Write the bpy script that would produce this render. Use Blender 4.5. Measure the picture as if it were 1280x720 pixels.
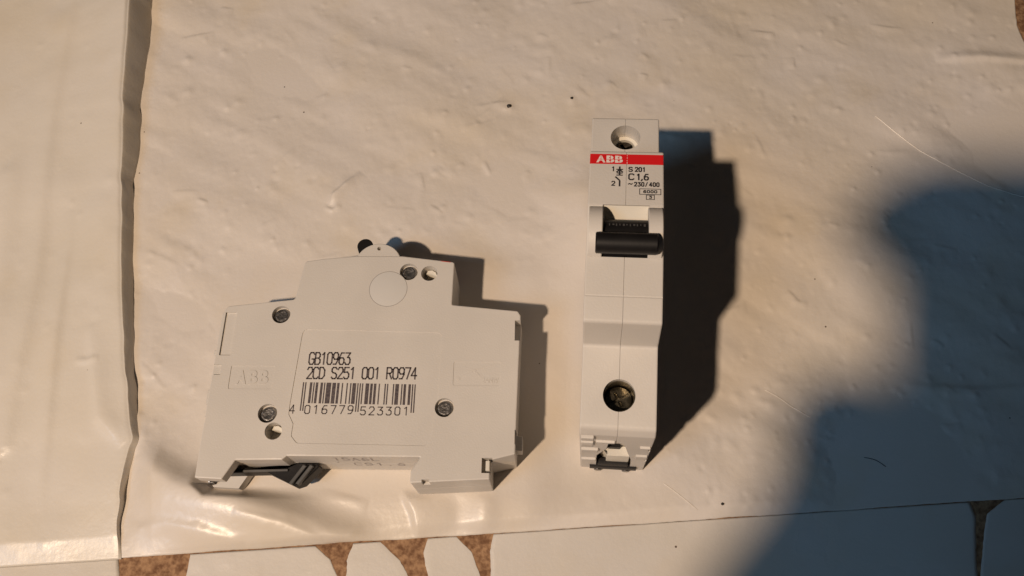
import bpy, bmesh, math, random
import numpy as np
from mathutils import Matrix, Vector

# ------------------------------------------------------------------ scene, camera, light
for o in list(bpy.data.objects):
    bpy.data.objects.remove(o)
SC = bpy.context.scene
COL = SC.collection
MM = 0.001
R = math.radians

CAM_H, TILT, ROLL, FPX = 239.4347, 0.3914, -0.0667, 1049.5
FW = np.array([0, math.sin(TILT), -math.cos(TILT)])
UP0 = np.array([0, math.cos(TILT), math.sin(TILT)])
RT0 = np.array([1.0, 0, 0])
CR, CU = math.cos(ROLL) * RT0 + math.sin(ROLL) * UP0, -math.sin(ROLL) * RT0 + math.cos(ROLL) * UP0
CPOS = np.array([0, 0, CAM_H])

cam = bpy.data.cameras.new('camera')
cam.sensor_width = 36
cam.lens = 36 * FPX / 1280
cam.clip_start = 0.004
cam.clip_end = 50
camo = bpy.data.objects.new('camera', cam)
COL.objects.link(camo)
m = Matrix.Identity(4)
for i in range(3):
    m[i][0], m[i][1], m[i][2], m[i][3] = CR[i], CU[i], -FW[i], CPOS[i] * MM
camo.matrix_world = m
SC.camera = camo

world = bpy.data.worlds.new('World')
SC.world = world
world.use_nodes = True
bg = world.node_tree.nodes['Background']
bg.inputs[0].default_value = (0.90, 0.88, 0.92, 1)
bg.inputs[1].default_value = 0.014

def lamp(name, kind, loc, power, color, size, aim=None):
    l = bpy.data.lights.new(name, kind)
    l.energy = power
    l.color = color
    if kind == 'AREA':
        l.shape = 'DISK'
        l.size = size
    else:
        l.shadow_soft_size = size
    o = bpy.data.objects.new(name, l)
    COL.objects.link(o)
    o.location = [c * MM for c in loc]
    if aim is not None:
        o.rotation_euler = (Vector(aim) - Vector(loc)).to_track_quat('-Z', 'Y').to_euler()
    return o

LAMP = (-380, -282, 800)
lamp('desk_lamp_bulb', 'POINT', LAMP, 34.5, (1.0, 0.755, 0.54), 0.0175)
lamp('window_light', 'AREA', (-1300, -640, 1500), 7.4, (0.30, 0.61, 1.0), 0.6, (40, 80, 0))

vs = SC.view_settings
vs.view_transform = 'Standard'
vs.look = 'None'
vs.exposure = 0
vs.gamma = 1
vs.use_curve_mapping = False
SC.render.resolution_x, SC.render.resolution_y = 1024, 576

# ------------------------------------------------------------------ materials
def film_mat(name, a, b, stain, rough, seed):
    M = mat(name, a, rough, col2=b, vscale=30, bump=0.32, bscale=800, specks=150, rvar=0.17, seed=seed)
    nt = M.node_tree
    bs = nt.nodes['Principled BSDF']
    src = bs.inputs['Base Color'].links[0].from_socket
    tc = [n for n in nt.nodes if n.type == 'TEX_COORD'][0]
    prev = src
    for sc, lo, hi, amt, off in ((9, .50, .68, .85, 3.1), (38, .56, .74, .5, 7.7)):
        mp = nt.nodes.new('ShaderNodeMapping')
        mp.inputs[1].default_value = (off + seed, off * 2, 0)
        nt.links.new(tc.outputs['Object'], mp.inputs[0])
        n = nt.nodes.new('ShaderNodeTexNoise')
        n.inputs['Scale'].default_value = sc
        n.inputs['Detail'].default_value = 5
        nt.links.new(mp.outputs[0], n.inputs['Vector'])
        r = nt.nodes.new('ShaderNodeMapRange')
        r.inputs[1].default_value, r.inputs[2].default_value = lo, hi
        r.inputs[4].default_value = amt
        nt.links.new(n.outputs[0], r.inputs[0])
        mx = nt.nodes.new('ShaderNodeMix')
        mx.data_type = 'RGBA'
        mx.blend_type = 'MULTIPLY'
        nt.links.new(r.outputs[0], mx.inputs[0])
        nt.links.new(prev, mx.inputs[6])
        mx.inputs[7].default_value = (*stain, 1)
        prev = mx.outputs[2]
    nt.links.new(prev, bs.inputs['Base Color'])
    return M

def mat(name, col, rough=0.5, metal=0.0, var=0.0, vscale=60, bump=0.0, bscale=800, spec=0.5, col2=None, specks=0, rvar=0.0, seed=0):
    M = bpy.data.materials.new(name)
    M.use_nodes = True
    nt = M.node_tree
    b = nt.nodes['Principled BSDF']
    b.inputs['Base Color'].default_value = (*col, 1)
    b.inputs['Roughness'].default_value = rough
    b.inputs['Metallic'].default_value = metal
    b.inputs['Specular IOR Level'].default_value = spec
    tc = nt.nodes.new('ShaderNodeTexCoord')
    out = None
    if var or col2:
        n = nt.nodes.new('ShaderNodeTexNoise')
        n.inputs['Scale'].default_value = vscale
        n.inputs['Detail'].default_value = 6
        nt.links.new(tc.outputs['Object'], n.inputs['Vector'])
        mx = nt.nodes.new('ShaderNodeMix')
        mx.data_type = 'RGBA'
        c2 = col2 or tuple(c * (1 - var) for c in col)
        mx.inputs[6].default_value = (*col, 1)
        mx.inputs[7].default_value = (*c2, 1)
        rp = nt.nodes.new('ShaderNodeMapRange')
        rp.inputs[1].default_value = 0.35
        rp.inputs[2].default_value = 0.65
        nt.links.new(n.outputs[0], rp.inputs[0])
        nt.links.new(rp.outputs[0], mx.inputs[0])
        out = mx.outputs[2]
        if rvar:
            r2 = nt.nodes.new('ShaderNodeMapRange')
            r2.inputs[3].default_value = rough - rvar
            r2.inputs[4].default_value = rough + rvar
            nt.links.new(n.outputs[0], r2.inputs[0])
            nt.links.new(r2.outputs[0], b.inputs['Roughness'])
    if specks:
        v = nt.nodes.new('ShaderNodeTexVoronoi')
        v.inputs['Scale'].default_value = specks
        nt.links.new(tc.outputs['Object'], v.inputs['Vector'])
        sp = nt.nodes.new('ShaderNodeSeparateColor')
        nt.links.new(v.outputs['Color'], sp.inputs[0])
        # only a few cells hold a speck, of varying size
        a = nt.nodes.new('ShaderNodeMapRange')
        a.inputs[1].default_value, a.inputs[2].default_value = 0.70, 1.0
        a.inputs[3].default_value, a.inputs[4].default_value = 0.0, 0.05
        nt.links.new(sp.outputs[0], a.inputs[0])
        lt = nt.nodes.new('ShaderNodeMath')
        lt.operation = 'LESS_THAN'
        nt.links.new(v.outputs['Distance'], lt.inputs[0])
        nt.links.new(a.outputs[0], lt.inputs[1])
        m2 = nt.nodes.new('ShaderNodeMix')
        m2.data_type = 'RGBA'
        nt.links.new(lt.outputs[0], m2.inputs[0])
        if out:
            nt.links.new(out, m2.inputs[6])
        else:
            m2.inputs[6].default_value = (*col, 1)
        m2.inputs[7].default_value = (0.12, 0.085, 0.06, 1)
        out = m2.outputs[2]
    if out:
        nt.links.new(out, b.inputs['Base Color'])
    if bump:
        n = nt.nodes.new('ShaderNodeTexNoise')
        n.inputs['Scale'].default_value = bscale
        n.inputs['Detail'].default_value = 5
        nt.links.new(tc.outputs['Object'], n.inputs['Vector'])
        bp = nt.nodes.new('ShaderNodeBump')
        bp.inputs['Strength'].default_value = bump
        bp.inputs['Distance'].default_value = 0.0002
        nt.links.new(n.outputs[0], bp.inputs['Height'])
        nt.links.new(bp.outputs[0], b.inputs['Normal'])
    return M

M_FILM = film_mat('film_white', (0.655, 0.605, 0.555), (0.63, 0.575, 0.51), (0.97, 0.92, 0.80), 0.38, 0.0)
M_FILM2 = film_mat('film_left', (0.66, 0.615, 0.55), (0.63, 0.58, 0.50), (0.97, 0.92, 0.82), 0.34, 1.7)
M_STRIP = film_mat('film_low', (0.63, 0.595, 0.55), (0.60, 0.56, 0.50), (0.96, 0.91, 0.82), 0.30, 4.2)
M_BOARD = mat('fibreboard', (0.36, 0.21, 0.11), 0.85, col2=(0.15, 0.07, 0.03), vscale=650, bump=1.0, bscale=1300)
M_BODY = mat('grey_plastic', (0.60, 0.565, 0.515), 0.46, var=0.075, vscale=55, bump=0.22, bscale=2000, specks=110, spec=0.42, rvar=0.12)
M_DISC = mat('smooth_grey_plastic', (0.595, 0.575, 0.54), 0.36, var=0.03, vscale=60)  # slightly cool tint paints in the disc's bluish reflection
M_CREAM = mat('cream_plastic', (0.70, 0.66, 0.57), 0.42, var=0.05, vscale=80)
M_BLACK = mat('black_plastic', (0.010, 0.009, 0.009), 0.5, var=0.3, vscale=400, bump=0.05, bscale=1600, spec=0.25)
M_DGREY = mat('dark_grey_plastic', (0.09, 0.088, 0.085), 0.45, var=0.2, vscale=200)
M_GROOVE_SHADE = mat('shadow_line_plastic', (0.24, 0.22, 0.20), 0.6)
M_FADED = mat('faded_ink', (0.22, 0.19, 0.19), 0.6, col2=(0.5, 0.46, 0.43), vscale=900)
M_MARK = mat('worn_black', (0.045, 0.042, 0.04), 0.5)
M_INK = mat('black_ink', (0.035, 0.03, 0.032), 0.6, var=0.4, vscale=1500)
M_INK2 = mat('print_ink', (0.05, 0.038, 0.045), 0.6, col2=(0.11, 0.09, 0.085), vscale=1800)
M_RED = mat('red_ink', (0.62, 0.012, 0.015), 0.42, var=0.06, vscale=90)
M_WHITE = mat('white_ink', (0.74, 0.66, 0.61), 0.5, var=0.08, vscale=900)
M_STEEL = mat('rivet_steel', (0.42, 0.40, 0.38), 0.38, 1.0, var=0.45, vscale=700, bump=0.8, bscale=1200)
M_BRASS = mat('screw_steel', (0.26, 0.23, 0.17), 0.33, 1.0, var=0.5, vscale=600, bump=0.6, bscale=900)
M_DARKM = mat('dark_screw', (0.10, 0.085, 0.07), 0.4, 1.0, var=0.4, vscale=600)
M_PHONE = mat('phone_black', (0.02, 0.02, 0.022), 0.25)
M_GLASS = mat('lens_glass', (0.01, 0.01, 0.015), 0.05)
M_SKIN = mat('skin', (0.50, 0.30, 0.22), 0.5, var=0.12, vscale=60, bump=0.4, bscale=500)
M_FIBRE = mat('pale_fibre', (0.72, 0.66, 0.58), 0.3)
M_FIBRED = mat('dark_fibre', (0.03, 0.025, 0.02), 0.4)

# ------------------------------------------------------------------ helpers
def link(name, me, material=None, parent=None):
    o = bpy.data.objects.new(name, me)
    COL.objects.link(o)
    if material is not None and me is not None:
        me.materials.clear()
        me.materials.append(material)
    if parent is not None:
        o.parent = parent
    return o

def tag(o, label, cat, group=None):
    o['label'] = label
    o['category'] = cat
    if group:
        o['group'] = group
    return o

def pyd(verts, faces, sharp=32, sc=MM):
    me = bpy.data.meshes.new('mesh')
    me.from_pydata([tuple(c * sc for c in v) for v in verts], [], faces)
    me.update()
    if sharp:
        me.shade_smooth()
        me.set_sharp_from_angle(angle=R(sharp))
    return me

def fillet(poly, seg=5):
    """poly: list of (u, v, radius)"""
    out = []
    n = len(poly)
    for i in range(n):
        p = np.array(poly[i][:2], float)
        r = poly[i][2] if len(poly[i]) > 2 else 0
        if r <= 0:
            out.append(tuple(p))
            continue
        a = np.array(poly[i - 1][:2], float) - p
        b = np.array(poly[(i + 1) % n][:2], float) - p
        la, lb = np.linalg.norm(a), np.linalg.norm(b)
        a, b = a / la, b / lb
        ang = math.acos(max(-1, min(1, float(a @ b))))
        t = min(r / math.tan(ang / 2), la * 0.45, lb * 0.45)
        p0, p1 = p + a * t, p + b * t
        for k in range(seg + 1):
            s = k / seg
            q = (1 - s) ** 2 * p0 + 2 * s * (1 - s) * p + s * s * p1
            out.append(tuple(q))
    return out

def inset(poly, d):
    """inset a CCW polygon by d with mitred corners"""
    if abs(d) < 1e-9:
        return list(poly)
    n = len(poly)
    out = []
    for i in range(n):
        p0, p1, p2 = (np.array(poly[j]) for j in (i - 1, i, (i + 1) % n))
        e0, e1 = p1 - p0, p2 - p1
        e0, e1 = e0 / (np.linalg.norm(e0) + 1e-9), e1 / (np.linalg.norm(e1) + 1e-9)
        n0, n1 = np.array([-e0[1], e0[0]]), np.array([-e1[1], e1[0]])
        k = 1 + float(n0 @ n1)
        out.append(tuple(p1 + (n0 + n1) * d / max(k, 0.5)))
    return out

class Raw(list):
    """a polygon of (u, v, radius): corners are rounded after each ring is inset"""
    def ring(self, d):
        q = inset([p[:2] for p in self], d)
        out = []
        n = len(self)
        for i in range(n):
            a, b, c = (np.array(self[j][:2]) for j in (i - 1, i, (i + 1) % n))
            convex = (b - a)[0] * (c - b)[1] - (b - a)[1] * (c - b)[0] > 0
            out.append((*q[i], max(.06, self[i][2] - d if convex else self[i][2] + d)))
        return fillet(out, 5)

def prism(poly, rings, axes=(0, 1, 2)):
    """rings: list of (w, inset). axes: where u, v, w go."""
    V, F = [], []
    for w, d in rings:
        loop = poly.ring(d) if isinstance(poly, Raw) else inset(poly, d)
        n = len(loop)
        for (a, b) in loop:
            q = [0, 0, 0]
            q[axes[0]], q[axes[1]], q[axes[2]] = a, b, w
            V.append(q)
    flip = axes in ((1, 0, 2), (0, 2, 1), (2, 1, 0))
    for r in range(len(rings) - 1):
        for i in range(n):
            j = (i + 1) % n
            F.append([r * n + i, r * n + j, (r + 1) * n + j, (r + 1) * n + i])
    F.append(list(range(n))[::-1])
    F.append([(len(rings) - 1) * n + i for i in range(n)])
    if flip:
        F = [f[::-1] for f in F]
    return V, F

def circ(cu, cv, r, n=32, a0=0.0):
    return [(cu + r * math.cos(a0 + 2 * math.pi * i / n), cv + r * math.sin(a0 + 2 * math.pi * i / n)) for i in range(n)]

def rect(u0, v0, u1, v1, r=0.0):
    p = [(u0, v0, r), (u1, v0, r), (u1, v1, r), (u0, v1, r)]
    return fillet(p, 4)

def box(u0, u1, v0, v1, w0, w1, b=0.0):
    """box in (u, v, w), edges eased by b"""
    if b <= 0:
        return prism(rect(u0, v0, u1, v1), [(w0, 0), (w1, 0)])
    return prism(fillet([(u0, v0, b), (u1, v0, b), (u1, v1, b), (u0, v1, b)], 2), [(w0, b), (w0 + b, 0), (w1 - b, 0), (w1, b)])

def merge(*parts):
    V, F = [], []
    for v, f in parts:
        k = len(V)
        V += list(v)
        F += [[i + k for i in q] for q in f]
    return V, F

def carve(vf, cutters, sharp=20):
    """boolean-difference a list of closed (verts, faces) from one solid; returns a mesh"""
    base = bpy.data.objects.new('carve', pyd(*vf, sharp=0, sc=1.0))
    COL.objects.link(base)
    tmp = []
    for c in cutters:
        co = bpy.data.objects.new('cut', pyd(*c, sharp=0, sc=1.0))
        COL.objects.link(co)
        tmp.append(co)
        md = base.modifiers.new('b', 'BOOLEAN')
        md.operation = 'DIFFERENCE'
        md.solver = 'EXACT'
        md.object = co
    dg = bpy.context.evaluated_depsgraph_get()
    me = bpy.data.meshes.new_from_object(base.evaluated_get(dg))
    for o in tmp + [base]:
        bpy.data.objects.remove(o)
    me.transform(Matrix.Scale(MM, 4))
    me.shade_smooth()
    me.set_sharp_from_angle(angle=R(sharp))
    return me

def font_vf(s, size, bold=0.0, align='LEFT'):
    """text as flat verts/faces in mm, baseline at 0"""
    cu = bpy.data.curves.new('t', 'FONT')
    cu.body = s
    cu.size = size * MM
    cu.offset = bold * MM
    cu.align_x = align
    cu.resolution_u = 4
    o = bpy.data.objects.new('t', cu)
    COL.objects.link(o)
    dg = bpy.context.evaluated_depsgraph_get()
    me = bpy.data.meshes.new_from_object(o.evaluated_get(dg))
    V = [(v.co.x / MM, v.co.y / MM) for v in me.vertices]
    F = [list(p.vertices) for p in me.polygons]
    bpy.data.objects.remove(o)
    bpy.data.meshes.remove(me)
    return V, F

def fit_text(s, x0, x1, y0, y1, bold=0.0):
    """text stretched into a box"""
    V, F = font_vf(s, 3.0, bold)
    a = np.array(V)
    mn, mxx = a.min(0), a.max(0)
    a = (a - mn) / (mxx - mn)
    return [(x0 + p[0] * (x1 - x0), y0 + p[1] * (y1 - y0)) for p in a], F

STROKES = {
    '0': [[(.1, .15), (.1, .85), (.3, 1), (.7, 1), (.9, .85), (.9, .15), (.7, 0), (.3, 0), (.1, .15)]],
    '1': [[(.25, .82), (.55, 1), (.55, 0)]],
    '2': [[(.1, .8), (.25, 1), (.75, 1), (.9, .8), (.9, .62), (.1, 0), (.92, 0)]],
    '3': [[(.1, .98), (.88, .98), (.45, .6), (.75, .58), (.9, .42), (.9, .15), (.7, 0), (.25, 0), (.08, .15)]],
    '4': [[(.7, 0), (.7, 1), (.08, .3), (.95, .3)]],
    '5': [[(.88, 1), (.18, 1), (.12, .56), (.65, .6), (.9, .42), (.9, .16), (.7, 0), (.28, 0), (.08, .14)]],
    '6': [[(.85, .98), (.4, .98), (.1, .6), (.1, .15), (.3, 0), (.7, 0), (.9, .15), (.9, .42), (.7, .56), (.3, .56), (.1, .42)]],
    '7': [[(.08, 1), (.92, 1), (.4, 0)]],
    '9': [[(.15, .02), (.6, .02), (.9, .4), (.9, .85), (.7, 1), (.3, 1), (.1, .85), (.1, .58), (.3, .44), (.7, .44), (.9, .58)]],
    'B': [[(.1, 0), (.1, 1), (.65, 1), (.85, .86), (.85, .66), (.65, .53), (.1, .53)], [(.65, .53), (.92, .38), (.92, .14), (.7, 0), (.1, 0)]],
    'C': [[(.92, .85), (.72, 1), (.28, 1), (.08, .82), (.08, .18), (.28, 0), (.72, 0), (.92, .15)]],
    'D': [[(.1, 0), (.1, 1), (.6, 1), (.92, .75), (.92, .25), (.6, 0), (.1, 0)]],
    'G': [[(.92, .85), (.72, 1), (.28, 1), (.08, .82), (.08, .18), (.28, 0), (.72, 0), (.92, .18), (.92, .45), (.55, .45)]],
    'R': [[(.1, 0), (.1, 1), (.68, 1), (.9, .86), (.9, .62), (.68, .5), (.1, .5)], [(.5, .5), (.92, 0)]],
    'S': [[(.9, .86), (.7, 1), (.28, 1), (.1, .86), (.1, .66), (.28, .54), (.7, .48), (.9, .34), (.9, .14), (.7, 0), (.28, 0), (.08, .14)]],
    'A': [[(.05, 0), (.5, 1), (.95, 0)], [(.2, .35), (.8, .35)]],
    'L': [[(.12, 1), (.12, 0), (.9, 0)]],
    '.': [[(.4, 0), (.4, .12)]],
    ',': [[(.6, .12), (.6, -.02), (.2, -.2)]],
    '/': [[(.1, 0), (.9, 1)]],
    '~': [[(0, .42), (.2, .62), (.4, .6), (.6, .44), (.8, .42), (1, .62)]],
    ' ': [],
}

def stroke_text(s, x0, x1, y0, y1, lw, gap=0.18, shear=0.0):
    """thin inkjet-style lettering: text spread over x0..x1"""
    V, F = [], []
    n = len(s)
    pitch = (x1 - x0) / (n - gap)
    cw = pitch * (1 - gap)
    for i, ch in enumerate(s):
        for st in STROKES[ch]:
            pts = [np.array([x0 + i * pitch + p[0] * cw, y0 + p[1] * (y1 - y0)]) for p in st]
            for a, b in zip(pts[:-1], pts[1:]):
                d = (b - a) / (np.linalg.norm(b - a) + 1e-9)
                nn = np.array([-d[1], d[0]]) * lw / 2
                a2, b2 = a - d * lw * 0.35, b + d * lw * 0.35
                k = len(V)
                V += [tuple(a2 - nn), tuple(b2 - nn), tuple(b2 + nn), tuple(a2 + nn)]
                F.append([k, k + 1, k + 2, k + 3])
    return V, F

def quads(rs):
    V, F = [], []
    for (x0, y0, x1, y1) in rs:
        k = len(V)
        V += [(x0, y0), (x1, y0), (x1, y1), (x0, y1)]
        F.append([k, k + 1, k + 2, k + 3])
    return V, F

def line2(pts, lw):
    V, F = [], []
    for a, b in zip(pts[:-1], pts[1:]):
        a, b = np.array(a, float), np.array(b, float)
        d = (b - a) / np.linalg.norm(b - a)
        nn = np.array([-d[1], d[0]]) * lw / 2
        k = len(V)
        V += [tuple(a - nn), tuple(b - nn), tuple(b + nn), tuple(a + nn)]
        F.append([k, k + 1, k + 2, k + 3])
    return V, F

# ------------------------------------------------------------------ surface: board and films
rng = np.random.default_rng(11)

def vnoise(x, y, cell, seed):
    g = np.random.default_rng(seed).standard_normal((256, 256))
    fx, fy = x / cell + 100, y / cell + 100
    ix, iy = np.floor(fx).astype(int), np.floor(fy).astype(int)
    tx, ty = fx - ix, fy - iy
    tx, ty = tx ** 3 * (tx * (tx * 6 - 15) + 10), ty ** 3 * (ty * (ty * 6 - 15) + 10)
    ix, iy = ix % 255, iy % 255
    return (g[ix, iy] * (1 - tx) + g[ix + 1, iy] * tx) * (1 - ty) + (g[ix, iy + 1] * (1 - tx) + g[ix + 1, iy + 1] * tx) * ty

def seg_dist(x, y, pts):
    """signed distance and position along a polyline"""
    best = np.full(x.shape, 1e9)
    sgn = np.zeros(x.shape)
    tt = np.zeros(x.shape)
    n = len(pts) - 1
    for i in range(n):
        (ax, ay), (bx, by) = pts[i], pts[i + 1]
        dx, dy = bx - ax, by - ay
        L2 = dx * dx + dy * dy
        t = np.clip(((x - ax) * dx + (y - ay) * dy) / L2, 0, 1)
        ex, ey = x - ax - t * dx, y - ay - t * dy
        d = np.hypot(ex, ey)
        m_ = d < best
        best = np.where(m_, d, best)
        sgn = np.where(m_, np.sign(dx * ey - dy * ex), sgn)
        tt = np.where(m_, (i + t) / n, tt)
    return best * np.where(sgn == 0, 1, sgn), tt

def ridge(x, y, pts, amp, wl, wr, taper=True):
    """a crease: wl = width on the left of the travel direction, wr = on the right"""
    d, t = seg_dist(x, y, pts)
    w = np.where(d > 0, wl, wr)
    k = np.sin(np.pi * np.clip(t, 0.0, 1.0)) ** 0.6 if taper else 1.0
    return amp * k * np.exp(-(d / w) ** 2)

RZ1, RZ2 = -0.0775, -0.1321
M1 = np.array([[0.99695, 0.07744, -0.00926], [-0.07723, 0.99679, 0.02115], [0.01086, -0.02037, 0.99973]])
O1 = np.array([-86.4307, 42.9759, 0.0])
M2 = np.array([[0.98967, 0.13162, -0.05684], [-0.13298, 0.99090, -0.02097], [0.05356, 0.02831, 0.99816]])
O2 = np.array([15.919, 42.7523, 0.0])

def foot_mask(x, y, O, M, a0, a1, b0, b1, fall):
    u = (x - O[0]) * M[0, 0] + (y - O[1]) * M[1, 0]
    v = (x - O[0]) * M[0, 1] + (y - O[1]) * M[1, 1]
    du = np.maximum(np.maximum(a0 - u, u - a1), 0)
    dv = np.maximum(np.maximum(b0 - v, v - b1), 0)
    mk = np.exp(-(np.hypot(du, dv) / fall) ** 2)
    return mk, M[2, 0] * np.clip(u, a0 - 4, a1 + 4) + M[2, 1] * np.clip(v, b0 - 4, b1 + 4)

BUMPS = [(-107.1, 179.9, 1.3, .5), (-108.3, 193.5, 1.2, .5), (-96, 196, 1.0, .35), (-55.1, 135.2, 2.0, .4), (-52, 139, 1.6, .4), (3.2, 164.6, 1.2, .5), (24.5, 165.8, 1.0, .4)]
for _ in range(1000):
    BUMPS.append((rng.uniform(-118, 182), rng.uniform(30, 225), rng.uniform(.42, 1.4), rng.uniform(.05, .30) * rng.choice([1, 1, 1, -.7])))
for _ in range(150):      # gritty patch on the right, beside the seam
    BUMPS.append((rng.normal(95, 22), rng.normal(48, 12), rng.uniform(.5, 1.0), rng.uniform(.06, .22)))

def fold(x, y):
    """the pushed-up folds between the lying breaker and the seam"""
    z = ridge(x, y, [(-128, 66), (-112, 54), (-98, 44.5), (-82, 39), (-66, 33), (-50, 26), (-40, 18)], 5.8, 5.4, 11.0)
    z += ridge(x, y, [(-116, 33.5), (-100, 34), (-88, 31), (-78, 27)], 1.0, 2.0, 3.0)
    z += ridge(x, y, [(-80, 36), (-66, 32), (-56, 27)], 0.7, 1.2, 2.6)
    z += ridge(x, y, [(-60, 43), (-52, 39), (-44, 36)], 0.6, 1.0, 2.2)
    z += ridge(x, y, [(-34.8, 46), (-33.6, 39), (-31.0, 33), (-29.5, 24)], 1.5, 6.5, 1.1)
    z += ridge(x, y, [(-8, 44), (-11.5, 36), (-12, 24)], 1.0, 3.4, 3.0)
    z += ridge(x, y, [(-20, 40), (-19, 33), (-20, 26)], -0.5, 3.0, 3.0)
    k = np.clip((y - 25.2) / 3.0, 0, 1)
    u = (x - O1[0]) * M1[0, 0] + (y - O1[1]) * M1[1, 0]
    v = (x - O1[0]) * M1[0, 1] + (y - O1[1]) * M1[1, 1]
    q = np.where((u > -2) & (u < 87), np.clip((1.0 - v) / 4.0, 0, 1), np.clip(np.maximum(-2 - u, 0) / 5.0 + np.maximum(1.0 - v, 0) / 4.0, 0, 1))
    z = z * np.clip((x + 113) / 9.0, 0, 1)
    return z * k * k * (3 - 2 * k) * q * q * (3 - 2 * q)

def film_z(x, y):
    z = 0.65 * vnoise(x, y, 34, 1) + 0.33 * vnoise(x * .55 + y * .3, y * .9 + x * .35, 13, 2) + 0.085 * vnoise(x * .6 + y * .3, y + x * .4, 5.5, 3) + 0.03 * vnoise(x, y, 2.8, 4) + 0.016 * vnoise(x, y, 1.4, 6)
    # long shallow diagonal undulations in the upper half
    z += 0.10 * np.sin((x * 0.35 + y * 0.94 + 6 * vnoise(x, y, 40, 9)) / 3.3) * np.clip(vnoise(x, y, 28, 8), 0, 1.2)
    for (bx, by, s, a) in BUMPS:
        mk = (np.abs(x - bx) < 4 * s) & (np.abs(y - by) < 4 * s)
        if mk.any():
            z[mk] += a * np.exp(-((x[mk] - bx) ** 2 + (y[mk] - by) ** 2) / (2 * s * s))
    # short pinched creases
    r2 = np.random.default_rng(5)
    for _ in range(85):
        cx, cy, an, ln = r2.uniform(-110, 175), r2.uniform(45, 215), r2.normal(-0.45, 0.6), r2.uniform(1.5, 7)
        p = [(cx - ln * math.cos(an), cy - ln * math.sin(an)), (cx, cy + r2.uniform(-.6, .6)), (cx + ln * math.cos(an), cy + ln * math.sin(an))]
        mk = (np.abs(x - cx) < ln + 6) & (np.abs(y - cy) < ln + 6)
        z[mk] += ridge(x[mk], y[mk], p, r2.uniform(.08, .34), r2.uniform(.4, .8), r2.uniform(.8, 3.4))
    m1, p1 = foot_mask(x, y, O1, M1, -1, 86, -1, 64, 9)
    m2, p2 = foot_mask(x, y, O2, M2, -1, 18.5, -1, 86, 8)
    z = z * (1 - np.clip(m1 + m2, 0, 1)) + m1 * (p1 + 1.0) + m2 * p2 - 0.05
    # the pushed-up folds between the lying breaker and the seam
    z += ridge(x, y, [(150, 173), (165, 172), (190, 168)], 1.0, 2.5, 1.2)
    z += ridge(x, y, [(-57, 131), (-55.5, 135), (-51, 139), (-47, 143)], 0.8, 0.7, 2.2) + ridge(x, y, [(-58.5, 131), (-56, 129.8), (-53, 131)], 0.5, .6, 1.0)
    z += ridge(x, y, [(112, 60), (130, 57), (170, 56)], 0.5, 1.2, 2.6)
    # flatten to the seam at the lower edge
    k = np.clip((y - 25.6) / 4.5, 0, 1)
    k = k * k * (3 - 2 * k)
    return np.maximum(z * (0.15 + 0.85 * k) + 0.25 - 0.70 * (1 - k) + fold(x, y), -0.62)

def sheet(name, X, Y, Z, thick, material, ulabel=None, cat=None):
    """grid sheet with a turned-down rim all round"""
    ny, nx = X.shape
    X = np.pad(X, 1, mode='edge')
    Y = np.pad(Y, 1, mode='edge')
    Z = np.pad(Z, 1, mode='edge')
    Z[0, :] -= thick
    Z[-1, :] -= thick
    Z[:, 0] -= thick
    Z[:, -1] -= thick
    ny, nx = X.shape
    co = np.stack([X, Y, Z], -1).reshape(-1, 3) * MM
    i = np.arange(ny * nx).reshape(ny, nx)
    q = np.stack([i[:-1, :-1], i[:-1, 1:], i[1:, 1:], i[1:, :-1]], -1).reshape(-1, 4)
    me = bpy.data.meshes.new(name)
    me.vertices.add(len(co))
    me.vertices.foreach_set('co', co.astype(np.float32).ravel())
    me.loops.add(q.size)
    me.loops.foreach_set('vertex_index', q.astype(np.int32).ravel())
    me.polygons.add(len(q))
    me.polygons.foreach_set('loop_start', np.arange(0, q.size, 4, dtype=np.int32))
    me.update(calc_edges=True)
    me.validate()
    me.shade_smooth()
    o = link(name, me, material)
    if ulabel:
        tag(o, ulabel, cat)
    return o

# the board under everything
V, F = box(-420, 420, -260, 420, -14, -0.95, 2)
board = link('tabletop', pyd(V, F), M_BOARD)
board['kind'] = 'structure'

def curve(t, pts):
    p = np.array(pts, float)
    o = np.argsort(p[:, 0])
    return np.interp(t, p[o, 0], p[o, 1])

def smooth1(a, k):
    ker = np.ones(k) / k
    return np.convolve(np.pad(a, k // 2, mode='edge'), ker, mode='valid')[:len(a)]

# main film
nx, ny = 860, 540
ys = np.concatenate([np.linspace(0, 1, ny)])
T = np.linspace(0, 1, nx)
yy0 = 26.25 + 0.10 * smooth1(rng.standard_normal(nx) * 3, 25) + 0.08 * np.sin(T * 9)
xr_ = lambda y: curve(y, [(-50, 205), (100, 190), (150, 183), (185, 181.2), (196, 183.6), (225, 190), (260, 199)])
Yg = yy0[None, :] + (252 - yy0[None, :]) * ys[:, None]
xl = np.full(ny, -150.0)
Xg = xl[:, None] + (xr_(Yg[:, nx // 2]) - xl)[:, None] * T[None, :]
Zg = film_z(Xg, Yg)
film = sheet('plastic_film', Xg, Yg, Zg, 0.3, M_FILM)
tag(film, 'wide wrinkled off-white plastic film that both circuit breakers rest on', 'plastic film')

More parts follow.
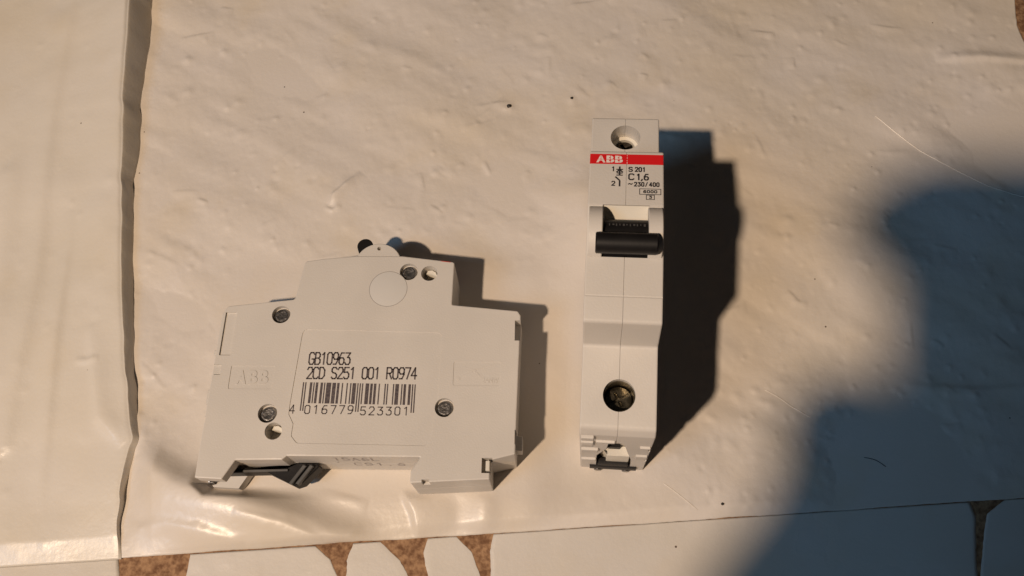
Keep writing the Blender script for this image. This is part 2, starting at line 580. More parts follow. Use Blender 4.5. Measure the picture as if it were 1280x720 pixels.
# left film, its right-hand edge lifted off the sheet below
ny, nx = 420, 220
yv = np.linspace(26.0, 258, ny)
h_edge = curve(yv, [(20, .5), (27, .6), (36, 1.7), (50, 2.4), (60, 2.9), (86, 3.9), (107, 4.6), (150, 5.0), (190, 6.8), (222, 8.7), (260, 10)])
h_edge = smooth1(h_edge, 15) * (1 + 0.07 * vnoise(yv, yv * 0, 34, 63))
xe = curve(yv, [(20, -113.5), (25.8, -113.6), (38.8, -114.9), (50, -114.4), (57, -113.3), (58.6, -112.6), (61.5, -113.6), (86.4, -118.8), (107.6, -122), (139, -125.9), (180, -130.1), (222, -132.7), (260, -134.5)])
xe = smooth1(xe, 5) + 0.15 * vnoise(yv, yv * 0, 5, 21)
xe = xe * (1 - h_edge / CAM_H)
s = np.linspace(0, 1, nx)
d = 150 * (1 - s) ** 1.7                                  # distance from the edge
nr = 14                                                   # the rolled lip that runs down to the film below
d = np.concatenate([d, np.zeros(nr)])
nx += nr
lip = np.concatenate([np.zeros(nx - nr), np.linspace(0, 1, nr + 1)[1:]])
X = xe[:, None] - d[None, :] + (0.40 * h_edge[:, None] + 0.40 * vnoise(yv, yv * 0, 20, 61)[:, None]) * lip[None, :]
Y = np.repeat(yv[:, None], nx, 1)
D = np.repeat(d[None, :], ny, 0)
H = h_edge[:, None]
Z = 0.9 + 0.5 * vnoise(X, Y, 30, 31) + 0.12 * vnoise(X, Y, 11, 32) + 0.03 * vnoise(X, Y, 4, 33)
Z += (H - 0.9) * np.exp(-(D / (17 + 5 * vnoise(Y, Y * 0, 45, 65))) ** 1.5) - 0.07 * H * np.exp(-(D / 0.8) ** 2)
Z += ridge(X, Y, [(-150, 60), (-149, 110), (-152, 170), (-150, 240)], 0.8, 5, 3, False)
Z += ridge(X, Y, [(-137, 40), (-139, 90), (-140, 135)], 0.7, 3, 2)
Z += ridge(X, Y, [(-160, 20), (-157, 80), (-163, 150)], 0.7, 4, 5, False)
Z += ridge(X, Y, [(-128, 95), (-122, 66), (-114, 57)], 0.9, 3.5, 1.6)
Z += ridge(X, Y, [(-132, 84), (-128, 83.4), (-124, 84)], 0.4, 0.8, 1.2)
rb = np.random.default_rng(17)
for _ in range(60):
    bx, by, sg, a = rb.uniform(-185, -116), rb.uniform(28, 230), rb.uniform(.6, 1.6), rb.uniform(.04, .2)
    Z += a * np.exp(-((X - bx) ** 2 + (Y - by) ** 2) / (2 * sg * sg))
k = np.clip((Y - 26) / 6, 0, 1)
Z = Z * (0.35 + 0.65 * k) + 0.35 - 0.6 * (1 - k)
Zf = np.maximum(film_z(X, Y) + 0.12, -0.6)
Z = Z + (Zf - Z) * (lip ** 1.25)[None, :]
fl = sheet('plastic_film', X, Y, Z, 0.25, M_FILM2)
tag(fl, 'left plastic film whose lifted edge throws a dark line', 'plastic film')

# lower strip: scraps of film with gaps where the board shows
def strip(label, left, right, z0=-0.74):
    ny, nx = 160, 120
    t = np.linspace(0, 1, ny)
    y = -40 + 66.1 * t
    xl, xr = curve(y, left), curve(y, right)
    ww = xr - xl
    X = np.stack([a + (b - a) * np.linspace(0, 1, nx) for a, b in zip(xl, xr)])
    X += 0.16 * vnoise(X * 0 + y[:, None], X * 0.2 + xl.mean(), 3.2, 71) + 0.05 * vnoise(X * 0 + y[:, None], X * 0.4 + xl.mean(), .8, 72)
    Y = np.repeat(y[:, None], nx, 1)
    Z = z0 + 0.09 * vnoise(X, Y, 14, 41) + 0.03 * vnoise(X, Y, 4, 42)
    Z = np.clip(Z, -.84, -.66)
    e = np.minimum(X - xl[:, None], xr[:, None] - X)
    Z = np.maximum(Z - 0.12 * np.exp(-np.clip(e, 0, None) / 0.8), -.90)
    o = sheet('film_strip', X, Y, Z, 0.15, M_STRIP)
    tag(o, label, 'film strip', 'film strips along the lower edge')

strip('film strip in the lower left corner, below the lifted film', [(-60, -230), (60, -230)], [(-60, -114), (18, -112.6), (21.6, -112.8), (26, -113.6), (40, -114)])
strip('film strip with a rounded end, below the folds under the lying breaker', [(-60, -97), (10, -95), (20.4, -94.3), (25.2, -93.7), (40, -92)], [(-60, -52), (0, -51.4), (10, -51.6), (17.8, -52.6), (22.1, -54.5), (25.7, -58.6), (40, -75)])
strip('narrow rounded film strip between the first two brown triangular gaps', [(-60, -52), (5, -51), (17.6, -50.3), (21.8, -50.1), (25.9, -48.7), (40, -44)], [(-60, -32), (10, -32), (16.6, -33.3), (20.8, -35.5), (26, -41.2), (40, -47)])
strip('small film strip between the two larger brown triangular gaps', [(-60, -27), (10, -27.5), (16.2, -28.1), (22.5, -28.9), (26, -27.7), (40, -24)], [(-60, -13), (10, -13.2), (15.3, -13.8), (21.7, -15.7), (26.2, -19.9), (40, -27)])
strip('long smooth film strip below the upright breaker and the dark shadow', [(-60, -11), (15.1, -11), (21.4, -10.9), (26.4, -9.6), (40, -6)], [(-60, 117), (6.9, 119.2), (22.3, 123), (26.6, 122), (40, 121)])
strip('film strip in the lower right corner, in the dark shadow', [(-60, 118.5), (6.9, 119.9), (22.7, 126), (26.6, 133), (40, 146)], [(-60, 220), (60, 220)])

# ------------------------------------------------------------------ circuit breaker
# local frame: u along the length from the clip end, v from the back to the lever, w across the thickness
PROFILE = Raw([
    (0.0, 0.0, .3), (7.3, -0.35, .4), (10.2, 4.75, .5), (22.6, 4.95, .2), (23.8, 5.95, .2), (59.4, 5.95, .3), (57.0, 2.2, .6), (57.0, -0.85, .4),
    (77.7, 0.3, .3), (77.7, 5.25, .2), (84.2, 6.9, .4), (85.2, 46.0, 1.2), (84.3, 47.35, .6), (65.7, 49.2, .5), (65.85, 62.55, .9),
    (50.6, 64.5, .3), (37.0, 64.55, .3), (28.05, 63.75, .3), (22.15, 62.85, 1.1), (20.6, 50.85, 1.0), (1.4, 48.75, 1.6), (0.2, 46.0, 1.4)])

def vp(u):      # height of the marked front plate
    return 64.5 - (u - 50.6) * (1.95 / 15.25)

LABEL = fillet([(26.0, 9.3, 1.2), (61.2, 8.9, 1.6), (62.1, 12.5, 1), (62.2, 15.3, 1), (63.2, 20.5, 1), (63.4, 40.9, 2.0), (24.0, 41.8, 2.0), (22.9, 20.0, 1), (22.9, 17.2, .6), (24.4, 14.6, .6), (24.3, 11.2, .8)], 4)
RIVETS = [(52.75, 59.45), (17.2, 46.1), (17.1, 17.4), (65.0, 19.3)]
HOLES = [(58.7, 58.95), (19.35, 12.55)]

def cyl_w(cu, cv, r, w0, w1, n=28):
    return prism(circ(cu, cv, r, n), [(w0, 0), (w1, 0)])

def cyl_v(cu, cw, r, v0, v1, n=36):
    return prism(circ(cw, cu, r, n), [(v0, 0), (v1, 0)], (2, 0, 1))

HV = 8.75
def shell(outer):
    if outer > HV:
        rings = [(HV + .02, .07), (HV + .09, 0), (outer - .32, 0), (outer - .10, .09), (outer, .32)]
        o = outer
        sgn = 1
    else:
        rings = [(0, .32), (.10, .09), (.32, 0), (HV - .09, 0), (HV - .02, .07)]
        o = 0.0
        sgn = -1
    body = prism(PROFILE, rings)
    def side(poly, depth):
        a, b = o - sgn * depth, o + sgn * 2
        return prism(poly, [(min(a, b), 0), (max(a, b), 0)])
    cuts = [
        box(37.2, 50.45, 56.0, 70.0, 3.5, 14.3),                       # lever well
        cyl_v(78.3, 8.8, 3.85, 30, 60), cyl_v(9.0, 8.8, 3.75, 34, 60),   # screw shafts
        prism(fillet([(4.3, -2, 0), (13.6, -2, 0), (13.6, 14, 1), (12.0, 26, 2), (10.6, 38.2, .4), (7.0, 38.2, .4), (6.6, 30, 1), (4.3, 20, 1)], 3), [(-1, 0), (3.3, 0)], (2, 1, 0)), box(-1, 23.4, -2, 4.9, 4.0, 13.6),   # clip channel
        box(-1, 30, 59, 60, 8.6, 8.9),
    ]
    cuts = cuts[:-1]
    cuts.append(prism(circ(28.1, 64.06, .42, 12), [(-1, 0), (20, 0)]))   # fine groove across the front
    if sgn > 0:
        cuts += [side(LABEL, .18), side(rect(5.2, 24.2, 17.5, 30.9, .5), .16), side(rect(67.0, 25.5, 80.0, 32.3, .6), .14)]
        cuts += [side(rect(1.2, 33.9, 4.5, 46.8, .2), .55), side(rect(-1, 28.2, 2.4, 31.2, .1), .6), side(rect(-1, 14.6, .5, 16.4, .1), .7)]
        cuts += [side(circ(*RIVETS[k], 2.62), 1.7) for k in range(4)]
        cuts += [side(circ(*HOLES[k], 2.35), 6.0) for k in range(2)]
        cuts += [side(rect(75.5, 1.9, 78.3, 5.25 + .6), 3.2)]
        cuts += [side(rect(60.0, -2, 62.0, 0.1), 3.5)]
        cuts += [side(rect(83.6, 38.5, 87, 44.5), 4.0), side(rect(84.0, 9.5, 87, 13.4), 5.0)]
    return carve(body, cuts)

def ring(cu, cv, r0, r1, w0, w1, n=44):
    V, F = [], []
    for r_, w_ in ((r0, w0), (r1, w0), (r1, w1), (r0, w1)):
        V += [(a, b, w_) for a, b in circ(cu, cv, r_, n)]
    for k in range(4):
        for i in range(n):
            j = (i + 1) % n
            k2 = (k + 1) % 4
            F.append([k * n + i, k2 * n + i, k2 * n + j, k * n + j][::-1])
    return V, F

def flat(vf2, w, dz=0.0):
    """flat print on the labelled side"""
    return [(a, b, w) for a, b in vf2[0]], vf2[1]

def front(vf2, lift=0.03):
    """flat print on the front plate: text x -> w, text y -> u"""
    return [(b, vp(b) + lift, a) for a, b in vf2[0]], vf2[1]

def lathe(prof, n=28):
    """prof: (r, h) pairs -> solid about the h axis at origin, (x, y, h)"""
    V, F = [], []
    for r_, h_ in prof:
        V += [(r_ * math.cos(2 * math.pi * i / n), r_ * math.sin(2 * math.pi * i / n), h_) for i in range(n)]
    for k in range(len(prof) - 1):
        for i in range(n):
            j = (i + 1) % n
            F.append([k * n + i, k * n + j, (k + 1) * n + j, (k + 1) * n + i])
    F.append(list(range(n))[::-1])
    F.append([(len(prof) - 1) * n + i for i in range(n)])
    return V, F

def place(vf, f):
    return [f(*v) for v in vf[0]], vf[1]

# EAN-13 bars
def ean13(code):
    Lc = ['0001101', '0011001', '0010011', '0111101', '0100011', '0110001', '0101111', '0111011', '0110111', '0001011']
    par = ['LLLLLL', 'LLGLGG', 'LLGGLG', 'LLGGGL', 'LGLLGG', 'LGGLLG', 'LGGGLL', 'LGLGLG', 'LGLGGL', 'LGGLGL'][int(code[0])]
    inv = lambda q: ''.join('1' if c == '0' else '0' for c in q)
    s_ = '101'
    for ch, p in zip(code[1:7], par):
        a = Lc[int(ch)]
        s_ += a if p == 'L' else inv(a)[::-1]
    s_ += '01010'
    for ch in code[7:]:
        s_ += inv(Lc[int(ch)])
    return s_ + '101'

SHELL_B = shell(17.5)
SHELL_A = shell(0.0)

parts = []     # (name, mesh, material, parent index or None)
def part(name, vf_or_mesh, material, parent=None, label=None, sharp=32):
    me = vf_or_mesh if isinstance(vf_or_mesh, bpy.types.Mesh) else pyd(*vf_or_mesh, sharp=sharp)
    me.materials.clear()
    me.materials.append(material)
    parts.append((name, me, parent, label))
    return len(parts) - 1

hb = part('housing_half', SHELL_B, M_BODY)
ha = part('housing_half', SHELL_A, M_BODY)

# domed cheeks either side of the lever, with the pin hole
dome = [(37.0, 63.2), (50.1, 63.2), (50.1, 64.6)] + [(43.5 + 6.75 * math.cos(a), 62.2 + 6.55 * math.sin(a)) for a in np.linspace(R(21), R(159), 22)] + [(37.0, 64.6)]
for (w0, w1) in ((13.9, 17.12), (0.38, 3.6)):
    me = carve(prism(dome, [(w0, .15), (w0 + .15, 0), (w1 - .2, 0), (w1, .2)]), [cyl_w(43.5, 67.1, .62, w1 - 1.5 if w1 > 9 else -1, 19 if w1 > 9 else 1.6, 14)])
    part('lever_cheek', me, M_BODY)
# cream floor of the lever well
part('well_wall', prism([(44.5, 57.0), (50.38, 57.0), (50.38, 64.1), (46.9, 59.6), (44.5, 58.6)], [(3.55, 0), (14.25, 0)]), M_CREAM)

# lever: barrel and bar
barrel = [(42.3 + 4.7 * math.cos(a), 62.4 + 4.7 * math.sin(a)) for a in np.linspace(0, 2 * math.pi, 40, endpoint=False)]
lv = part('lever', prism(barrel, [(3.75, .2), (3.95, 0), (13.85, 0), (14.05, .2)]), M_BLACK)
cx, cy, rr = 38.9, 68.7, 2.35
ax = np.array([43.5, 62.0])
bar = [(cx + rr * math.cos(a), cy + rr * math.sin(a)) for a in np.linspace(R(-8), R(205), 14)] + [(37.6, 65.4), (39.2, 64.0), (42.8, 66.4)]
part('lever_bar', prism(bar, [(2.1, .25), (2.35, 0), (15.6, 0), (15.85, .25)]), M_BLACK, lv)
ti = line2([(4.9, 0), (13.4, 0)], .12)
marks = []
for i in range(11):                     # worn moulded marks on the barrel
    a = R(62)
    u_, v_ = 42.3 + 4.74 * math.cos(a), 62.4 + 4.74 * math.sin(a)
    w0 = 5.0 + i * .78
    hgt = (.55, .35, .6, .45)[i % 4]
    marks.append(box(u_ - hgt, u_, v_ - .12, v_ + hgt * .4, w0, w0 + (.25, .45, .3)[i % 3]))
part('moulded_mark', merge(*marks), M_MARK, lv)

# rivets
def rivet(ru, rv):
    prof = [(1.95, 15.6), (2.05, 16.0), (2.05, 16.45), (1.85, 16.75), (1.5, 16.78), (1.35, 16.55), (.5, 16.5)]
    return place(lathe(prof, 26), lambda x, y, h: (ru + x, rv + y, h))
for r_ in RIVETS:
    part('rivet', rivet(*r_), M_STEEL, hb)
# ejector disc, and a fine dark ring painting the shade of its groove
part('moulded_disc', prism(circ(47.2, 54.1, 5.35, 48), [(17.4, 0), (17.515, 0), (17.53, .08)]), M_DISC, hb)
part('disc_groove_shade', ring(47.2, 54.1, 5.37, 5.50, 17.42, 17.506), M_GROOVE_SHADE, hb)
# cream crescents standing in for the lit upper wall of the holes
for (hu, hv) in HOLES:
    part('hole_lit_wall', prism([(hu - 1.2, hv + .9), (hu + .6, hv + .7), (hu + 2.2, hv - .2), (hu + 1.7, hv + 1.4), (hu + .5, hv + 2.1), (hu - .8, hv + 2.0)], [(11.6, 0), (15.0, 0), (15.3, .2)]), M_CREAM, hb)
# pin in the foot slot
part('slot_pin', box(76.55, 77.6, 2.6, 5.2, 12.0, 17.2, .12), M_CREAM, hb)

# raised lettering in the two small frames
W1 = 17.5 - .16
def emboss(vf2, w, h):
    V2, F2 = vf2
    n = len(V2)
    V = [(a, b, w - .02) for a, b in V2] + [(a, b, w + h) for a, b in V2]
    F = [[i + n for i in f] for f in F2]
    ed = {}
    for f in F2:
        for a, b in zip(f, f[1:] + f[:1]):
            ed[(a, b)] = 1
    for (a, b) in ed:
        if (b, a) not in ed:
            F.append([a, b, b + n, a + n])
    return V, F
part('raised_logo', emboss(merge(fit_text('A', 7.0, 9.9, 25.6, 29.6, .12), fit_text('B', 10.4, 13.0, 25.6, 29.6, .12), fit_text('B', 13.4, 16.0, 25.6, 29.6, .12)), W1, .13), M_BODY, hb)
W2 = 17.5 - .14
sym = merge(line2([(69.4, 28.3), (72.2, 29.4)], .22), line2([(73.4, 29.9), (77.8, 31.6)], .22), (circ(72.8, 29.7, .42, 12), [list(range(12))]), line2([(73.3, 29.2), (74.6, 28.0)], .2), (circ(68.4, 27.4, .5, 12), [list(range(12))]))
tx = fit_text('2ANW', 75.0, 79.4, 26.3, 27.8, .05)
part('raised_symbol', emboss(merge(sym, tx), W2, .09), M_BODY, hb)

# printed label: letters, bars and figures
WL = 17.5 - .18 + .025
part('printed_text', flat(merge(stroke_text('GB10963', 26.6, 38.3, 31.4, 34.8, .42, .02), stroke_text('2CD S251 001 R0974', 26.5, 57.0, 27.3, 30.5, .42, .02)), WL), M_INK2, hb, sharp=0)
bits = ean13('4016779523301')
rs, i = [], 0
X0, mod = 25.75, 31.1 / 95
while i < 95:
    if bits[i] == '1':
        j = i
        while j < 95 and bits[j] == '1':
            j += 1
        guard = i < 3 or i >= 92 or 45 <= i < 50
        top = 26.25 - i * .005
        rs.append((X0 + i * mod + .015, 18.2 - i * .004 if guard else 20.35 - i * .004, X0 + j * mod + .035, top))
        i = j
    else:
        i += 1
part('barcode', flat(quads(rs), WL), M_INK2, hb, sharp=0)
part('barcode_figures', flat(merge(stroke_text('4', 22.9, 24.4, 17.5, 19.8, .3), stroke_text('016779', 27.0, 40.4, 17.45, 19.7, .3, .3), stroke_text('523301', 42.2, 55.5, 17.2, 19.4, .3, .3)), WL), M_INK2, hb, sharp=0)

# front print
nseg = 8
rows = [(.015, -.36), (.06, -.14), (.16, -.02), (.36, .035), (17.14, .035), (17.34, -.02), (17.44, -.14), (17.485, -.36)]
V, F = [], []
for uu in (61.85, 64.75):
    V += [(uu, vp(uu) + (dv if dv > 0 else dv + .02), w_) for w_, dv in rows]
for i in range(len(rows) - 1):
    F.append([i, i + 1, len(rows) + i + 1, len(rows) + i])
rd = part('red_band', (V, F), M_RED, sharp=0)
part('logo', front(merge(fit_text('A', 1.55, 3.75, 62.25, 64.3, .14), fit_text('B', 3.95, 5.8, 62.25, 64.3, .14), fit_text('B', 6.0, 7.85, 62.25, 64.3, .14)), .055), M_WHITE, rd, sharp=0)
part('logo_split', front(quads([(1.5, 63.13, 7.9, 63.25), (2.58, 62.2, 2.70, 64.35), (4.82, 62.2, 4.94, 64.35), (6.87, 62.2, 6.99, 64.35)]), .075), M_RED, rd, sharp=0)
part('seam_wear', front(quads([(8.80, 62.0, 8.93, 62.5), (8.80, 62.75, 8.9, 63.1), (8.82, 63.5, 8.93, 63.9), (8.82, 64.2, 8.92, 64.5)]), .06), M_WHITE, rd, sharp=0)
def fr(t, a, b, c, d_, lw, gap=.22):
    return stroke_text(t, a, b, c, d_, lw * 1.22, gap)
S1 = merge(fr('S', 9.25, 10.2, 59.85, 61.0, .25, 0), fr('201', 10.75, 13.2, 59.85, 61.0, .25), fr('C', 9.25, 10.6, 57.5, 59.1, .30, 0), fr('1', 11.1, 12.1, 57.5, 59.1, .30, 0), fr(',', 12.15, 12.6, 57.5, 58.8, .28, 0), fr('6', 12.85, 13.95, 57.5, 59.1, .30, 0),
           fr('~', 9.25, 10.15, 55.75, 56.75, .22, 0), fr('230', 10.6, 12.9, 55.7, 56.75, .23, .26), fr('/', 13.2, 13.7, 55.65, 56.8, .2, 0), fr('400', 14.1, 16.4, 55.7, 56.75, .23, .26),
           fr('6000', 12.75, 15.9, 53.9, 54.55, .19, .24), fr('3', 14.05, 14.7, 52.35, 52.98, .17, 0), fr('1', 5.25, 6.05, 59.85, 61.05, .23, 0), fr('2', 5.3, 6.15, 55.75, 56.9, .23, 0))
frame = lambda a, b, c, d_, t: quads([(a, b, c, b + t), (a, d_ - t, c, d_), (a, b + t, a + t, d_ - t), (c - t, b + t, c, d_ - t)])
S1 = merge(S1, frame(11.8, 53.35, 16.85, 55.05, .17), frame(13.35, 51.95, 15.35, 53.32, .17))
symb = merge(line2([(7.15, 61.2), (7.15, 58.6)], .42), line2([(6.4, 59.5), (7.15, 60.35), (7.9, 59.5)], .36), line2([(6.35, 60.35), (7.95, 60.35)], .3), line2([(6.4, 58.7), (7.9, 58.7)], .3), line2([(6.45, 59.3), (7.85, 59.3)], .3),
             line2([(6.15, 58.25), (7.2, 57.2), (7.2, 55.5)], .4))
part('front_print', front(merge(S1, symb)), M_INK, sharp=0)

# terminal screws
def screw(cu, vtop, r):
    body = lathe([(r, -4), (r, -.5), (r - .25, -.12), (r - .9, 0), (.4, .05)], 30)
    slots = [box(-r - 1, r + 1, -.42, .42, -1.3, 1), box(-.42, .42, -1.9, 1.9, -1.4, 1)]
    rot = R(28)
    c_, s_ = math.cos(rot), math.sin(rot)
    slots = [place(q, lambda x, y, h: (x * c_ - y * s_, x * s_ + y * c_, h)) for q in slots]
    me = carve(body, slots)
    for v in me.vertices:
        x, y, h = v.co
        v.co = (y + cu * MM, h + vtop * MM, x + 8.8 * MM)
    me.update()
    return me
part('terminal_screw', screw(78.3, 41.5, 2.7), M_DARKM)
part('terminal_screw', screw(9.0, 45.2, 3.3), M_BRASS)
part('terminal_collar', place(ring(0, 0, 2.8, 3.8, 38, 42.0, 36), lambda x, y, h: (78.3 + y, h, 8.8 + x)), M_CREAM)
part('terminal_clamp', place(ring(0, 0, 3.42, 3.72, 36, 48.6, 36), lambda x, y, h: (9.0 + y, h, 8.8 + x)), M_BRASS)

# rail clip at the back
clip = part('rail_clip', prism(fillet([(.2, 2.6, .2), (12.5, 3.0, .3), (16.5, 3.1, .3), (24.6, -.5, .5), (26.6, 0.2, .5), (30.6, 4.6, .2), (30.2, 5.6, .2), (24.4, 5.6, .1), (22.0, 4.4, .2), (.2, 4.1, .3)], 3), [(4.9, .15), (5.05, 0), (9.6, 0), (9.8, .2)]), M_BLACK)
for k in range(2):
    d0 = k * 1.9
    part('clip_rib', prism([(23.2 + d0, 0.0), (24.1 + d0, -.5), (27.6 + d0, 4.6), (26.6 + d0, 5.0)], [(9.6, 0), (10.9, 0), (11.1, .15)]), M_DGREY, clip)
part('clip_bar', box(-.62, .9, 2.2, 5.4, 2.6, 15.4, .1), M_BLACK, clip)
part('clip_bar', box(-.3, 1.5, 1.0, 9.0, 4.7, 13.0, .2), M_BLACK, clip)
for w_ in (4.9, 12.6):
    part('clip_pin', prism(circ(w_, 1.5, 1.1, 18), [(-.9, .15), (-.75, 0), (.6, 0)], (2, 1, 0)), M_STEEL, clip)
part('spring', prism(fillet([(10.2, 2.9, .2), (22.4, 3.3, .2), (22.4, 3.8, .2), (10.2, 3.5, .2)], 2), [(9.9, 0), (10.5, 0)]), M_DGREY, clip)
# clip-end moulding
part('clip_guide', prism(fillet([(6.9, .55, .2), (12.9, .55, .3), (13.2, 1.6, .4), (12.0, 3.2, .6), (5.4, 3.2, .3), (5.6, 2.2, .2), (6.9, 1.6, .2)], 3), [(5, 0), (17.8, 0), (18, .2)], (2, 0, 1)), M_CREAM)
part('recess_shade_block', box(2.3, 3.25, 17.0, 20.5, 7.3, 10.3), M_BLACK)  # black block put in for the shaded interior of the recess
for (v0, v1, w1) in ((42.5, 45.6, 3.4), (35.0, 40.0, 3.3), (27.5, 30.5, 4.6), (14, 16.5, 4.2)):
    part('end_ridge', box(-.55, .6, v0, v1, .35, w1, .15), M_BODY, ha)
part('end_ridge', box(-.4, .6, 39.3, 40.6, 3.9, 8.4, .12), M_BODY, ha)
for (v0, v1, w0) in ((34.0, 35.5, 14.6), (20.0, 24.0, 14.2)):
    part('end_ridge', box(-.45, .6, v0, v1, w0, 17.1, .12), M_BODY, hb)
# top-end mouldings
part('end_tab', box(84.0, 86.0, 9.0, 13.0, 7.0, 12.2, .2), M_BODY, ha)
# faint stamp on the wall of the rail channel (faces -v)
st = merge(stroke_text('15A6L', 35.2, 47.5, 12.3, 15.6, .5, .25), stroke_text('CS1.6', 39.8, 53.8, 6.2, 9.2, .42, .3))
part('channel_stamp', ([(a, 5.915, b) for a, b in st[0]], [f[::-1] for f in st[1]]), M_FADED, hb, sharp=0)

def breaker(label, Mx, O):
    root = bpy.data.objects.new('circuit_breaker', None)
    root.empty_display_size = 0.01
    COL.objects.link(root)
    mw = Matrix.Identity(4)
    for i in range(3):
        for j in range(3):
            mw[i][j] = float(Mx[i, j])
        mw[i][3] = float(O[i]) * MM
    root.matrix_world = mw
    tag(root, label, 'circuit breaker', 'miniature circuit breakers')
    made = []
    for (name, me, par, lab) in parts:
        o = bpy.data.objects.new(name, me)
        COL.objects.link(o)
        o.parent = root if par is None else made[par]
        if lab:
            o['label'] = lab
        made.append(o)
    return root

def ortho(Q):
    a = Q[:, 0] / np.linalg.norm(Q[:, 0])
    b = Q[:, 1] - a * (a @ Q[:, 1])
    b /= np.linalg.norm(b)
    return np.stack([a, b, np.cross(a, b)], 1)

breaker('light grey circuit breaker lying flat on its side, printed barcode facing up', ortho(M1), O1 + np.array([0, 0, 1.24]))
breaker('light grey circuit breaker on its back, red band and black lever facing up', ortho(np.stack([M2[:, 1], M2[:, 2], M2[:, 0]], 1)), O2 + np.array([0, 0, .28]))

# ------------------------------------------------------------------ small things on the film
def ground_z(x, y):
    return float(film_z(np.array([[x]], float), np.array([[y]], float))[0, 0])

def fibre(pts, r, material, label):
    P = []
    p = [np.array(q, float) for q in pts]
    p = [p[0]] + p + [p[-1]]
    for i in range(1, len(p) - 2):
        for t in np.linspace(0, 1, 10, endpoint=False):
            a, b, c, d_ = p[i - 1], p[i], p[i + 1], p[i + 2]
            P.append(.5 * ((2 * b) + (c - a) * t + (2 * a - 5 * b + 4 * c - d_) * t * t + (3 * b - a - 3 * c + d_) * t ** 3))
    P.append(p[-1])
    V, F = [], []
    n = 6
    for i, q in enumerate(P):
        tn = P[min(i + 1, len(P) - 1)] - P[max(i - 1, 0)]
        tn /= np.linalg.norm(tn)
        sd = np.array([-tn[1], tn[0]])
        z = ground_z(*q) + r * .6
        rr_ = r * (0.35 if i in (0, len(P) - 1) else 1)
        for k in range(n):
            a = 2 * math.pi * k / n
            V.append((q[0] + sd[0] * rr_ * math.cos(a), q[1] + sd[1] * rr_ * math.cos(a), z + rr_ * math.sin(a)))
    for i in range(len(P) - 1):
        for k in range(n):
            k2 = (k + 1) % n
            F.append([i * n + k, i * n + k2, (i + 1) * n + k2, (i + 1) * n + k])
    F.append(list(range(n))[::-1])
    F.append([(len(P) - 1) * n + k for k in range(n)])
    o = link('fibre', pyd(V, F, 60), material)
    tag(o, label, 'fibre', 'stray fibres on the film')

fibre([(124, 151.5), (130, 144), (137, 136.5), (146, 129), (156, 122), (166, 118)], .14, M_FIBRE, 'long pale fibre curving into the shadow at the upper right')
fibre([(71.5, 61.5), (75, 59), (79, 55.5), (83, 52.6)], .12, M_FIBRE, 'short pale fibre on the film right of the standing breaker')
fibre([(96, 40.2), (99, 39.3), (101.6, 37.2)], .10, M_FIBRED, 'short dark fibre in the shadow above the seam')
fibre([(38.5, 36.5), (42, 33.4), (47, 28.6)], .10, M_FIBRE, 'short pale fibre beside the foot of the standing breaker')

def crumb(x, y, r, seed, label):
    bm = bmesh.new()
    bmesh.ops.create_icosphere(bm, subdivisions=2, radius=r * MM)
    rr = random.Random(seed)
    for v in bm.verts:
        v.co *= rr.uniform(.7, 1.25)
        v.co.z *= .55
    me = bpy.data.meshes.new('crumb')
    bm.to_mesh(me)
    bm.free()
    o = link('crumb', me, M_FIBRED)
    o.location = (x * MM, y * MM, (ground_z(x, y) + r * .3) * MM)
    tag(o, label, 'crumb', 'dark crumbs on the film')
crumb(3.0, 165.2, .75, 1, 'dark crumb at a small crease left of the upright breaker\'s top')
crumb(24.4, 166.2, .5, 2, 'tiny dark crumb above the upright breaker')
crumb(54.0, 29.8, .4, 3, 'tiny dark crumb just above the seam, right of the standing breaker')

# ------------------------------------------------------------------ the photographer's phone and hand (their shadow falls across the right)
HELD = 0.87
def camspace(r_, u_, b_):
    P = CPOS + CR * r_ + CU * u_ - FW * b_
    L = np.array(LAMP, float)
    return L + (P - L) * HELD          # held a little higher, nearer the lamp, clear of the lens
ph = bpy.data.objects.new('smartphone', None)
COL.objects.link(ph)
mw = Matrix.Identity(4)
pc = camspace(0, 0, 14)
for i in range(3):
    mw[i][0], mw[i][1], mw[i][2], mw[i][3] = CR[i] * HELD, CU[i] * HELD, -FW[i] * HELD, pc[i] * MM
ph.matrix_world = mw
tag(ph, 'black smartphone held level above the film, casting the dark corner at right', 'smartphone')
PHR = R(1.0)
PH = fillet([(0, -76, 8), (158, -76, 8), (158, 5.5, 8), (0, 5.5, 8)], 6)
PH = [(-36.5 + a * math.cos(PHR) - b * math.sin(PHR), -0.5 + a * math.sin(PHR) + b * math.cos(PHR)) for a, b in PH]
link('body', pyd(*prism(PH, [(0, 2), (.8, .4), (2, 0), (6.5, 0), (7.6, .4), (8.2, 2)])), M_PHONE, ph)
link('camera_bump', pyd(*prism(fillet([(-24, -11, 5), (20, -16, 5), (21, -3.5, 5), (-22, 1.5, 5)], 5), [(-1.4, .6), (-.9, 0), (.6, 0)])), M_PHONE, ph)
for x in (-15, -1, 13):
    link('lens', pyd(*prism(circ(x, -7 - x * .12, 4.4, 24), [(-1.8, .4), (-1.5, 0), (0, 0)])), M_GLASS, ph)
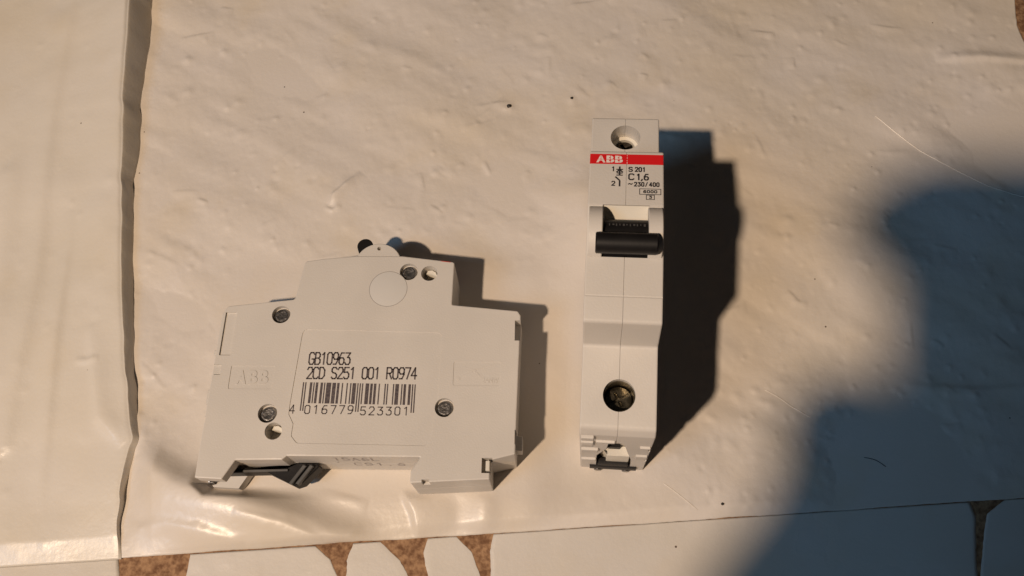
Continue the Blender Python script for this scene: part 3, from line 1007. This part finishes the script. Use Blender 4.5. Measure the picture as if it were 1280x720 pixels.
link('screen', pyd(*prism(inset(PH, 2.2), [(8.1, 0), (8.3, .1)])), M_GLASS, ph)

def skin_mesh(verts, edges, radii, root):
    me = bpy.data.meshes.new('skin')
    me.from_pydata([tuple(c * MM for c in v) for v in verts], edges, [])
    o = bpy.data.objects.new('skin', me)
    COL.objects.link(o)
    md = o.modifiers.new('s', 'SKIN')
    md.use_smooth_shade = True
    for i, r_ in enumerate(radii):
        sv = me.skin_vertices[0].data[i]
        sv.radius = (r_ * MM, r_ * MM)
        sv.use_root = (i == root)
    sb = o.modifiers.new('d', 'SUBSURF')
    sb.levels = sb.render_levels = 2
    dg = bpy.context.evaluated_depsgraph_get()
    out = bpy.data.meshes.new_from_object(o.evaluated_get(dg))
    bpy.data.objects.remove(o)
    return out

HV_, HE, HR = [], [], []
def chain(pts, start=None):
    prev = start
    for (r_, u_, b_, rad) in pts:
        HV_.append(tuple(camspace(r_, u_, b_)))
        HR.append(rad * HELD)
        k = len(HV_) - 1
        if prev is not None:
            HE.append((prev, k))
        prev = k
    return prev
wr = chain([(-30, -350, 75, 46), (-14, -250, 55, 40), (-4, -186, 36, 36)])
pa = chain([(-6, -128, 22, 48)], wr)
ix = chain([(-14, -88, 34, 16)], pa)
chain([(-16, -54, 30, 11.5), (-27, -20, 22, 11), (-38, 0, 10, 10.5)], ix)
k1 = chain([(-64, -104, 12, 24)], pa)
chain([(-50, -79, 6, 16), (-34, -61, 3, 12.5), (-42, -45, 2, 12.5), (-26, -44, 2, 9)], k1)
k2 = chain([(-22, -84, 8, 22)], pa)
chain([(-24, -72, 0, 11), (-20, -60, 1, 9), (-12, -50, 3, 7.6)], k2)
k3 = chain([(4, -88, 8, 20)], pa)
chain([(4, -76, 0, 10), (8, -66, 1, 8.4), (12, -58, 3, 7.3)], k3)
th = chain([(22, -98, 30, 18)], pa)
chain([(26, -78, 34, 12), (22, -62, 34, 10.5), (14, -50, 30, 8.5)], th)
hand = link('hand', skin_mesh(HV_, HE, HR, 2), M_SKIN)
tag(hand, 'bare left hand gripping the smartphone by its end', 'hand')
